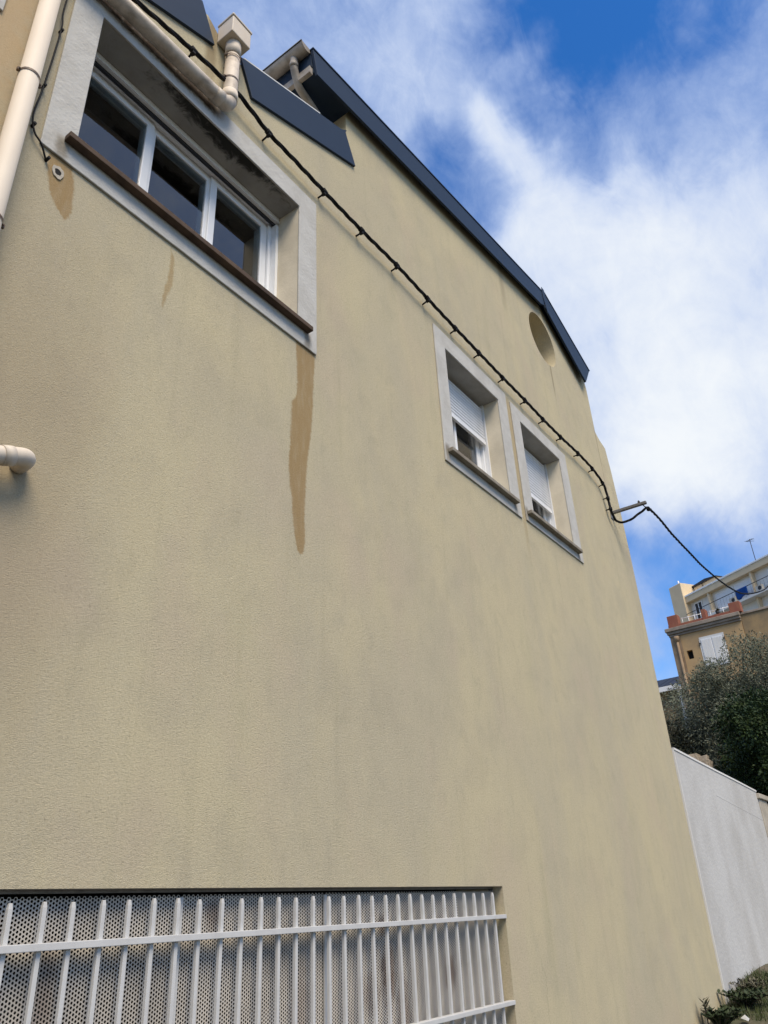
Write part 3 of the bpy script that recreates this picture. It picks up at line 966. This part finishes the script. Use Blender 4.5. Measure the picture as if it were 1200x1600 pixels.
firstc = None
for i, (x, z) in enumerate(spots):
    if firstc is None:
        c = MB()
        # strap round the bundle and the pin that holds it off the wall
        c.tube([(-.022, -.002, 0), (.020, .002, 0)], .0215, 10)
        c.box(-.010, .010, -.014, .018, -.036, -.016)
        c.tube([(0, .0, -.022), (0, .062, -.028)], .0075, 8)
        firstc = c.build('cable_clip', 'cable', cb); o = firstc
    else:
        o = again(firstc, 'cable_clip', cb)
    y = -.075 if i == 0 else -.06
    o.location = (x - 1.0, y + .06, z - 6.2)
    o.rotation_euler = (random.uniform(-.15, .15), random.uniform(-.2, .2) + (1.3 if x > 8.65 else 0), 0)
MB().tube([(8.0, -.382, -.33), (8.11, -.380, -.285)], [.022, .020], 10).build('splice_sleeve', 'cable', cb)

ba = thing('cable_bracket', 'grey steel bracket arm holding the power cable off the corner', 'bracket', (8.913, 0, 5.933))
q = MB()
q.box(-.022, .022, -.46, -.002, -.018, .018)
q.build('arm', 'galv', ba, bevel=.004)
q = MB().box(-.05, .05, -.010, -.001, -.09, .09); q.build('wall_plate', 'galv', ba, bevel=.003)
MB().tube([(0, -.455, 0), (0, -.4605, 0)], .012, 10).build('end_hole', 'dark', ba)
MB().tube([(0, -.37, .018), (0, -.37, .055)], .008, 8).tube([(0, -.37, .03), (0, -.37, .042)], .016, 6).build('bolt', 'iron', ba)
MB().tube([(0, -.41, -.018), (0.01, -.43, -.05), (.02, -.455, -.06)], .007, 8).build('hook', 'iron', ba)

# ------------------------------------------------------------------ garden wall
gw = thing('garden_wall', 'white rendered garden wall running on from the corner of the house', 'wall', (9.42, 0, .5))
top = [(9.42, 3.035), (10.2, 3.005), (11.12, 2.972), (12.3, 2.935), (13.39, 2.895)]
MB().prism([(9.425, .25)] + [(13.39, .3)] + [p for p in reversed(top)], -.012, .22).build('wall_panel', 'white_render', gw)
gw.children[0].location = (-9.42, 0, -.5)
MB().box(9.412, 9.424, -.016, .2, .3, 3.035).build('edge_bead', 'bead', gw).location = (-9.42, 0, -.5)
cpp = MB().prism([(9.425, 3.036)] + [(p[0], p[1] + .001) for p in top[1:]] + [(p[0], p[1] + .026) for p in reversed(top)], -.02, .235)
cpp.build('coping', 'bead', gw).location = (-9.42, 0, -.5)
MB().prism([(10.9, 2.66), (13.38, 2.50), (13.38, 2.488), (10.9, 2.648)], -.0135, -.0122).build('render_joint', 'white_render', gw).location = (-9.42, 0, -.5)
q = MB().box(13.392, 13.95, -.03, .30, .4, 2.80); q.box(13.36, 14.0, -.06, .33, 2.80, 2.875)
q.build('end_pillar', 'buff', gw, bevel=.01).location = (-9.42, 0, -.5)
gw2 = thing('garden_wall', 'buff rendered garden wall beyond the white wall and its end pillar', 'wall', (13.96, 0, .5))
MB().box(.001, 9.0, -.01, .20, -.2, 2.05).build('wall_panel', 'buff', gw2)

# ------------------------------------------------------------------ far buildings
def local_frame(dx, dy):
    return math.atan2(dy, dx)


# ochre town house
TH = thing('townhouse', 'faded ochre house with red-brown roof parapet and closed white shutters', 'house', (49.49, 9.705, 0), local_frame(-.067, -.998))
MB().prism([(.0, .7), (4.42, .7), (4.42, 16.4), (.0, 16.4)], 0, 6, [[(.80, 14.75), (.80, 15.30), (1.17, 15.30), (1.17, 14.75)], [(1.78, 14.0), (1.78, 15.84), (3.16, 15.84), (3.16, 14.0)]]).build('wall', 'orange_render', TH)
MB().box(-.02, .62, -.03, -.001, .7, 16.38).build('corner_band', 'drabside', TH)
MB().box(.80, 1.17, .3, .34, 14.7, 15.35).build('dark_opening', 'dark', TH)
cn = MB()
cn.box(-.18, 4.48, -.30, 6.1, 16.66, 16.90); cn.box(-.12, 4.46, -.20, 6.05, 16.50, 16.66); cn.box(-.06, 4.44, -.10, 6, 16.36, 16.50)
cn.build('cornice', 'cornice', TH, bevel=.03)
MB().box(.05, 4.42, -.12, .10, 16.902, 17.10).build('parapet', 'terracotta', TH, bevel=.02)
for a, b_, h in ((.08, .76, 17.72), (2.26, 2.52, 17.62), (3.95, 4.62, 17.58)):
    MB().box(a, b_, -.14, .36, 16.904, h).build('parapet_pier', 'terracotta', TH, bevel=.02)
rl = MB()
for x in (.9, 1.3, 1.7, 2.1, 2.7, 3.1, 3.5): rl.tube([(x, .3, 17.0), (x, .3, 17.55)], .02, 6)
rl.tube([(.76, .3, 17.5), (2.26, .3, 17.5)], .025, 6); rl.tube([(2.52, .3, 17.5), (3.95, .3, 17.5)], .025, 6)
rl.build('roof_railing', 'white', TH)
q = MB().tube([(.42, -.14, 1.0), (.42, -.14, 16.0)], .075, 10)
q.tube([(.42, -.14, 15.95), (.42, -.14, 16.12), (.42, -.14, 16.30)], [.09, .16, .18], 10)
q.build('rain_pipe', 'drabside', TH)
for k, x in enumerate((1.80, 2.48)):
    s_ = MB().box(x, x + .66, -.05, -.01, 14.02, 15.80)
    sh = s_.build('shutter', 'white', TH, bevel=.01)
    sl_ = MB()
    for j in range(3): sl_.box(x + .05 + j * .2, x + .05 + j * .2 + .17, -.065, -.051, 14.1, 15.72)
    sl_.build('shutter_board', 'offwhite', sh)
    hx_ = x - .12 if k == 0 else x + .66
    for zz in (15.55, 14.3):
        MB().box(hx_, hx_ + .12, -.08, -.052, zz - .03, zz + .03).box(hx_ + (.0 if k == 0 else .09), hx_ + (.03 if k == 0 else .12), -.08, -.05, zz - .14, zz + .14).build('hinge', 'iron', sh)
MB().box(1.72, 3.24, -.02, -.001, 15.80, 15.94).box(1.70, 1.78, -.02, -.001, 14.0, 15.80).box(3.16, 3.24, -.02, -.001, 14.0, 15.80).build('window_trim', 'offwhite', TH)

NB = thing('neighbouring_house', 'grimy brown rendered house wall right of the ochre house', 'house', (49.194, 5.294, 0), local_frame(-.067, -.998))
MB().box(.02, 9, .05, 6, .7, 16.72).build('wall', 'grey_render', NB)
MB().box(-.0, 9, -.03, .4, 16.722, 16.86).build('coping', 'cornice', NB, bevel=.02)

# apartment block with recessed balconies above them
AB = thing('apartment_block', 'cream apartment block with a row of recessed top floor balconies', 'building', (87.83, 17.04, 0), local_frame(-.524, -.852))
MB().box(-1.0, 26, .55, 9, .7, 31.5).build('wall', 'offwhite', AB)
MB().box(.2, 26, .55, .549 + .002, 31.5, 31.52).build('wall_joint', 'offwhite', AB)
pr = MB().box(.0, 26, -.10, 9.2, 31.28, 31.95)
pr.build('roof_parapet', 'cream', AB, bevel=.03)
MB().box(-.05, 26, -.16, 9.25, 31.952, 32.14).build('parapet_coping', 'white', AB, bevel=.02)
MB().box(-1.25, .62, -.35, 3.0, .7, 33.75).build('stair_tower', 'cream', AB, bevel=.05)
MB().tube([(-.2, .3, 33.75), (-.2, .3, 34.35)], .08, 8).build('vent_pipe', 'white', AB)
MB().box(.75, 4.2, 1.5, 6, 32.14, 33.3).build('roof_room', 'cream', AB)
MB().prism([(.55, 33.28), (2.6, 33.28), (4.4, 33.28), (4.4, 33.34), (2.7, 33.62), (.55, 33.46)], 1.3, 6.2).build('roof_room_cover', 'iron', AB)
MB().tube([(2.1, 1.4, 32.14), (2.1, 1.4, 33.2)], .05, 6).build('roof_post', 'drabside', AB)
for x in (3.72, 9.74, 15.76, 21.8):
    MB().box(x, x + .22, -.02, .548, 27.0, 31.278).build('balcony_divider', 'cream', AB, bevel=.02)
MB().box(.62, 26, -.55, .548, 28.50, 28.78).build('balcony_slab', 'offwhite', AB, bevel=.02)
MB().box(.62, 26, -.55, .548, 25.30, 25.58).build('balcony_slab', 'offwhite', AB, bevel=.02)


def far_window(x0, x1, z0, z1, glassy=True):
    ring(o := MB(), (x0, x1, z0, z1), (x0 + .1, x1 - .1, z0 + .1, z1 - .1), .46, .548)
    f_ = o.build('balcony_window', 'white', AB)
    MB().box(x0 + .1, x1 - .1, .50, .53, z0 + .1, z1 - .1).build('window_pane' if glassy else 'roller_shutter', 'iron' if glassy else 'slatwhite', f_)
    if glassy: MB().box((x0 + x1) / 2 - .05, (x0 + x1) / 2 + .05, .47, .499, z0 + .1, z1 - .1).build('mullion', 'white', f_)
    else:
        g_ = MB(); n_ = int((z1 - z0 - .2) / .12)
        for j in range(n_): g_.box(x0 + .1, x1 - .1, .485, .4995, z0 + .11 + j * .12, z0 + .2 + j * .12)
        g_.build('shutter_slats', 'slatwhite', f_, kind='stuff')


far_window(1.15, 2.30, 28.79, 31.05)
far_window(4.35, 6.9, 28.79, 30.95, False)
far_window(7.1, 9.4, 28.79, 30.95, False)
far_window(11.6, 13.0, 28.79, 30.9)
far_window(16.5, 18.4, 28.79, 30.9)
far_window(4.5, 6.4, 25.6, 27.6)
far_window(7.2, 9.0, 25.6, 27.4)
far_window(11.0, 12.6, 25.6, 27.6)
rl = MB()
rl.tube([(.65, -.5, 29.85), (26, -.5, 29.85)], .035, 6)
for i in range(60): rl.tube([(.7 + i * .42, -.5, 28.78), (.7 + i * .42, -.5, 29.85)], .009, 4)
rl.build('balcony_railing', 'iron', AB)

# things standing on the far balconies and roofs (positions in the block's own frame)
mw = Matrix.Translation((87.83, 17.04, 0)) @ Matrix.Rotation(local_frame(-.524, -.852), 4, 'Z')


def on_block(u, v, z): return tuple(mw @ Vector((u, v, z)))


RZ = local_frame(-.524, -.852)
bl = MB()
nu, nv = 12, 8
for j in range(nv + 1):
    for i in range(nu + 1):
        u = i / nu; v = j / nv
        x = u * 1.55; z = -v * (.95 + .25 * u * (1 - u) + .12 * math.sin(u * 7))
        bl.v.append((x, -.03 * math.sin(u * 16) * v - .02, z))
for j in range(nv):
    for i in range(nu):
        a = j * (nu + 1) + i
        bl.f.append((a, a + nu + 1, a + nu + 2, a + 1)); bl.mi.append(0); bl.sm.append(True)
bc = bl.build('laundry_cloth', 'blue_cloth')
bc.location = on_block(7.95, -.56, 29.88); bc.rotation_euler = (0, 0, RZ)
sd = bc.modifiers.new('thick', 'SOLIDIFY'); sd.thickness = .02
tag(bc, 'blue cloth hung over the far balcony railing', 'cloth')


def ac_unit(u, z, label):
    t = thing('air_conditioner', label, 'air conditioner', on_block(u, -.05, z), RZ, 'air conditioners on the far balconies')
    MB().box(-.42, .42, -.16, .16, 0, .62).build('casing', 'acbeige', t, bevel=.02)
    k = [(.12 + .22 * math.cos(2 * math.pi * i / 16), .31 + .22 * math.sin(2 * math.pi * i / 16)) for i in range(16)]
    MB().prism(k, -.175, -.161).build('fan_grille', 'iron', t)
    return t


ac_unit(7.0, 28.9, 'beige air conditioner left of the blue cloth on the far balcony')
ac_unit(10.6, 28.9, 'beige air conditioner right of the blue cloth, past the divider')

an = thing('tv_antenna', 'thin television aerial mast rising from the apartment block roof', 'antenna', on_block(10.2, 1.0, 32.1), RZ)
MB().tube([(0, 0, 0), (0, 0, 3.0)], .035, 6).build('mast', 'iron', an)
q = MB().tube([(-.55, 0, 2.95), (.5, 0, 2.85)], .025, 6)
for i in range(5): q.tube([(-.5 + i * .22, -.25, 2.94 - i * .02), (-.5 + i * .22, .25, 2.94 - i * .02)], .014, 5)
q.tube([(-.1, -.3, 2.72), (.25, .3, 2.72)], .02, 5)
q.build('aerial_rods', 'iron', an)
MB().box(-.75, .95, -.3, .8, .02, .42).build('base_housing', 'iron', an, bevel=.05)

# terrace furniture on the ochre house
mt_ = Matrix.Translation((49.49, 9.705, 0)) @ Matrix.Rotation(local_frame(-.067, -.998), 4, 'Z')
pt = thing('potted_plant', 'small dark potted plant on the red-brown roof parapet', 'plant', tuple(mt_ @ Vector((3.2, .05, 17.1))), 0)
MB().tube([(0, 0, 0), (0, 0, .22)], [.09, .13], 10).build('pot', 'iron', pt)
lf = MB()
for i in range(60):
    a = random.uniform(0, 6.28); l = random.uniform(.1, .32); e = random.uniform(.2, 1.4)
    d = Vector((math.cos(a) * math.cos(e), math.sin(a) * math.cos(e), math.sin(e))) * l
    s_ = Vector((-math.sin(a), math.cos(a), 0)) * .03
    p = Vector((0, 0, .2))
    lf.add([p, p + d * .5 + s_, p + d, p + d * .5 - s_], [(0, 1, 2, 3)])
lf.build('leaves', 'ivy', pt)

# white house with solar roof, low behind
WH = thing('white_house', 'white house with a dark solar panelled roof low behind the gable', 'house', (54.92, 12.655, 0), local_frame(-.067, -.998))
MB().box(-3, 1.30, .3, 6, .7, 14.45).build('wall', 'grey_render', WH)
q = MB()
for s_ in (0,):
    q.add([(-3.2, -.2, 14.62), (1.42, -.2, 14.62), (1.42, 3.8, 16.15), (-3.2, 3.8, 16.15), (-3.2, -.2, 14.52), (1.42, -.2, 14.52), (1.42, 3.8, 16.05), (-3.2, 3.8, 16.05)],
          [(0, 1, 2, 3), (7, 6, 5, 4), (0, 4, 5, 1), (1, 5, 6, 2), (2, 6, 7, 3), (3, 7, 4, 0)])
q.build('roof', 'iron', WH)
MB().box(-3.2, 1.46, -.26, -.21, 14.30, 14.64).build('fascia_board', 'white', WH)
for x in (-2.9, -1.95, -1.0, -.05, .5):
    a = x; b_ = x + (.9 if x < 0.3 else .85)
    if x == -.05: b_ = .45
    MB().add([(a, -.1, 14.70), (b_, -.1, 14.70), (b_, 3.6, 16.11), (a, 3.6, 16.11), (a, -.1, 14.66), (b_, -.1, 14.66), (b_, 3.6, 16.07), (a, 3.6, 16.07)],
             [(0, 1, 2, 3), (0, 4, 5, 1), (1, 5, 6, 2), (3, 7, 4, 0)]).build('solar_panel', 'solar', WH)
MB().box(1.30, 1.50, .02, .30, 4.0, 14.60).build('corner_post', 'white', WH)


# ------------------------------------------------------------------ trees and plants
def leaf_cloud(mb, centres, n, size, asp, hang=0.0, seed=1):
    """little pointed leaves gathered in clumps: centres = [(centre, radius)]"""
    rnd = random.Random(seed)
    tot = sum(r ** 2 for c, r in centres)
    for c, r in centres:
        c = Vector(c)
        for _ in range(int(n * r * r / tot)):
            d = Vector((rnd.gauss(0, 1), rnd.gauss(0, 1), rnd.gauss(0, 1))).normalized()
            rr = r * (rnd.random() ** .38)
            nn = noise.noise(c + d * 2.3)
            p = c + d * rr * (1 + .35 * nn)
            ax = (d * .9 + Vector((rnd.gauss(0, .6), rnd.gauss(0, .6), rnd.gauss(0, .6) - hang))).normalized()
            sd_ = ax.cross(Vector((rnd.gauss(0, 1), rnd.gauss(0, 1), rnd.gauss(0, 1)))).normalized()
            L_ = size * rnd.uniform(.6, 1.3); w_ = L_ * asp
            mb.add([p, p + ax * L_ * .5 + sd_ * w_, p + ax * L_, p + ax * L_ * .5 - sd_ * w_], [(0, 1, 2, 3)])
    return mb


def clumps(c, rx, ry, rz, n, r0, r1, seed):
    rnd = random.Random(seed); out = []
    while len(out) < n:
        d = Vector((rnd.uniform(-1, 1), rnd.uniform(-1, 1), rnd.uniform(-1, 1)))
        if d.length > 1: continue
        if d.length < .35: continue
        out.append(((c[0] + d.x * rx, c[1] + d.y * ry, c[2] + d.z * rz), rnd.uniform(r0, r1)))
    return out


def tree(name, label, cat, base, crown_c, cr, ncl, r0, r1, nleaf, size, asp, mat_, seed, hang=0, extra=(), group=None):
    t = thing(name, label, cat, base, 0, group)
    b = Vector(base)
    tr = MB()
    rnd = random.Random(seed)
    cc = Vector(crown_c) - b
    fork = Vector((cc.x * .3, cc.y * .3, max(.5, cc.z * .45)))
    tr.tube(smooth_path([(0, 0, -.1), (fork.x * .4 + .05, fork.y * .4, fork.z * .5), tuple(fork)], 5), [.17 - .006 * i for i in range(11)], 9)
    cl = clumps(cc, cr[0], cr[1], cr[2], ncl, r0, r1, seed) + [((Vector(p) - b)[:], r) for p, r in extra]
    for c, r in cl[::2]:
        c = Vector(c)
        mid = fork.lerp(c, .5) + Vector((rnd.uniform(-.2, .2), rnd.uniform(-.2, .2), rnd.uniform(0, .25)))
        tr.tube(smooth_path([tuple(fork), tuple(mid), tuple(c)], 4), [.07 - .007 * i for i in range(9)], 6)
    tr.build('trunk', 'bark', t)
    leaf_cloud(MB(), cl, nleaf, size, asp, hang, seed).build('crown', mat_, t)
    return t


tree('olive_tree', 'big grey-green olive tree in front of the ochre house', 'tree', (17.3, 1.15, .7), (17.4, .75, 4.75), (1.3, 1.35, 1.35), 60, .26, .50, 95000, .058, .16, 'olive', 3, .1,
     extra=[((17.0, 1.95, 3.9), .45), ((17.0, 1.75, 4.6), .4), ((17.2, .3, 6.05), .42), ((17.2, -.15, 5.95), .4), ((17.2, 1.0, 5.6), .45), ((16.8, .1, 5.65), .5), ((16.8, -.3, 5.3), .5), ((16.9, .3, 5.2), .5), ((16.8, -.55, 5.6), .5), ((16.9, -.6, 4.9), .55), ((16.9, .6, 4.8), .5), ((17, .9, 5.1), .45)])
tree('dark_green_tree', 'dark green leafy tree in front of the olive and over the white wall', 'tree', (15.6, .35, .7), (15.6, -.25, 3.45), (1.2, 1.05, 1.2), 50, .26, .46, 60000, .058, .28, 'deepgreen', 11, .2)
tree('shadowed_shrub', 'dark shrub between the house corner and the olive tree', 'shrub', (16.9, 2.4, .7), (16.9, 2.3, 3.6), (.7, .7, 1.1), 22, .3, .5, 16000, .075, .2, 'ivy', 21)
tree('brown_shrub', 'brownish shrub behind the top of the white garden wall', 'shrub', (14.7, 1.45, .7), (14.7, 1.5, 3.05), (.4, .40, .65), 16, .2, .34, 8000, .06, .25, 'ivy', 33)

sw_ = MB()
rnd = random.Random(5)
st = thing('rubble_pile', 'pale broken masonry behind the white garden wall', 'rubble', (14.45, .98, .7))
for i in range(46):
    z = (i / 46) * 2.9
    x, y = rnd.uniform(-.22, .22) * (1.2 - .5 * i / 46), rnd.uniform(-.24, .24) * (1.2 - .6 * i / 46)
    a = rnd.uniform(.07, .15)
    b_ = MB()
    vs = []
    for k in range(8):
        sx, sy, sz = (1 if k & 1 else -1), (1 if k & 2 else -1), (1 if k & 4 else -1)
        vs.append((x + sx * a * rnd.uniform(.6, 1.3), y + sy * a * rnd.uniform(.6, 1.3), z + .1 + sz * a * .8 * rnd.uniform(.6, 1.3)))
    b_.add(vs, [(0, 2, 3, 1), (4, 5, 7, 6), (0, 1, 5, 4), (2, 6, 7, 3), (0, 4, 6, 2), (1, 3, 7, 5)])
    b_.build('stone', 'stone', st, bevel=.012)

fl = thing('flowering_plant', 'yellow flowering plant beyond the pillar of the white wall', 'plant', (14.9, -.42, .7))
MB().tube([(0, 0, 0), (.02, .02, 1.0), (0, .03, 1.9)], .02, 6).build('stem', 'bark', fl)
leaf_cloud(MB(), [((0, .05, 1.6), .22), ((0, -.15, 1.75), .2), ((0, .1, 1.9), .14)], 500, .09, .3, 0, 4).build('leaves', 'weed', fl)
for i in range(6):
    p = Vector((rnd.uniform(-.12, .06), rnd.uniform(-.10, .16), rnd.uniform(1.80, 2.02)))
    f_ = MB()
    for k in range(7):
        a = 2 * math.pi * k / 7
        d = Vector((-.25, math.cos(a), math.sin(a))) * .055; s_ = Vector((0, -math.sin(a), math.cos(a))) * .02
        f_.add([p, p + d * .6 + s_, p + d, p + d * .6 - s_], [(0, 1, 2, 3)])
    f_.build('flower', 'petal', fl)


def weed(name, label, loc, h, n, leaf, asp, mat_, seed, spread=.12, group=None, bare=2):
    t = thing(name, label, 'weed', loc, 0, group)
    rnd = random.Random(seed)
    st_ = MB(); lv = MB()
    for k in range(n):
        a = rnd.uniform(0, 6.28); s_ = rnd.uniform(.2, 1) * spread
        tip = Vector((math.cos(a) * s_, math.sin(a) * s_, h * rnd.uniform(.6, 1)))
        pth = smooth_path([(0, 0, -.03), tuple(tip * .5 + Vector((0, 0, h * .08))), tuple(tip)], 4)
        st_.tube(pth, [.006 - .0005 * i for i in range(9)], 5)
        for p in pth[bare:]:
            for _ in range(3):
                b = rnd.uniform(0, 6.28); e = rnd.uniform(.0, .9)
                d = Vector((math.cos(b) * math.cos(e), math.sin(b) * math.cos(e), math.sin(e))) * leaf * rnd.uniform(.6, 1.2)
                sv_ = d.cross(Vector((0, 0, 1))).normalized() * d.length * asp
                lv.add([p, p + d * .5 + sv_, p + d, p + d * .5 - sv_], [(0, 1, 2, 3)])
    st_.build('stem', 'bark', t); lv.build('leaves', mat_, t)
    return t


weed('wall_weed', 'single spindly grey weed standing against the foot of the ochre wall', (8.40, -.09, gz(8.40)), .34, 2, .085, .14, 'dryweed', 4, .035, bare=4)
weed('leafy_weed', 'low dark leafy weed at the foot of the ochre wall', (8.52, -.16, gz(8.52)), .17, 46, .05, .3, 'weed', 5, .24)
weed('leafy_weed', 'dark bushy weed where the ochre house meets the white wall', (9.30, -.22, gz(9.30)), .14, 46, .05, .3, 'weed', 6, .26)
weed('leafy_weed', 'dry trailing weed along the foot of the white wall', (10.0, -.12, gz(10.0) + .03), .10, 40, .045, .2, 'dryweed', 8, .5)
lt = MB()
lt.add([(0, 0, 0), (.09, .01, .01), (.10, .06, .03), (.02, .07, .02), (.05, .035, .045)], [(0, 1, 4), (1, 2, 4), (2, 3, 4), (3, 0, 4), (3, 2, 1, 0)])
lo = lt.build('litter', 'debris'); lo.location = (8.72, -.36, gz(8.72) + .03); tag(lo, 'scrap of white litter on the ground by the leafy weeds', 'litter')

gm = MB()
rnd = random.Random(9)
for i in range(42000):
    x = rnd.uniform(7.0, 14.5); y = rnd.uniform(-2.6, -.03)
    if noise.noise(Vector((x * .9, y * .9, 4))) < -.12 + .25 * (x > 10.4 and y > -.35): continue
    h = gz(x) + .03 * noise.noise(Vector((x * 1.3, y * 1.3, 0)))
    if x > 9.3: h += .10 * max(0, min(1, (y + .75) / .75)) * min(1, (x - 9.3))
    a = rnd.uniform(0, 6.28); L_ = rnd.uniform(.03, .10)
    d = Vector((math.cos(a) * .5, math.sin(a) * .5, 1)) * L_; s_ = Vector((-math.sin(a), math.cos(a), 0)) * .005
    p = Vector((x, y, h - .012))
    gm.add([p - s_, p + s_, p + d], [(0, 1, 2)])
gm.build('grass', 'grassm', kind='stuff')
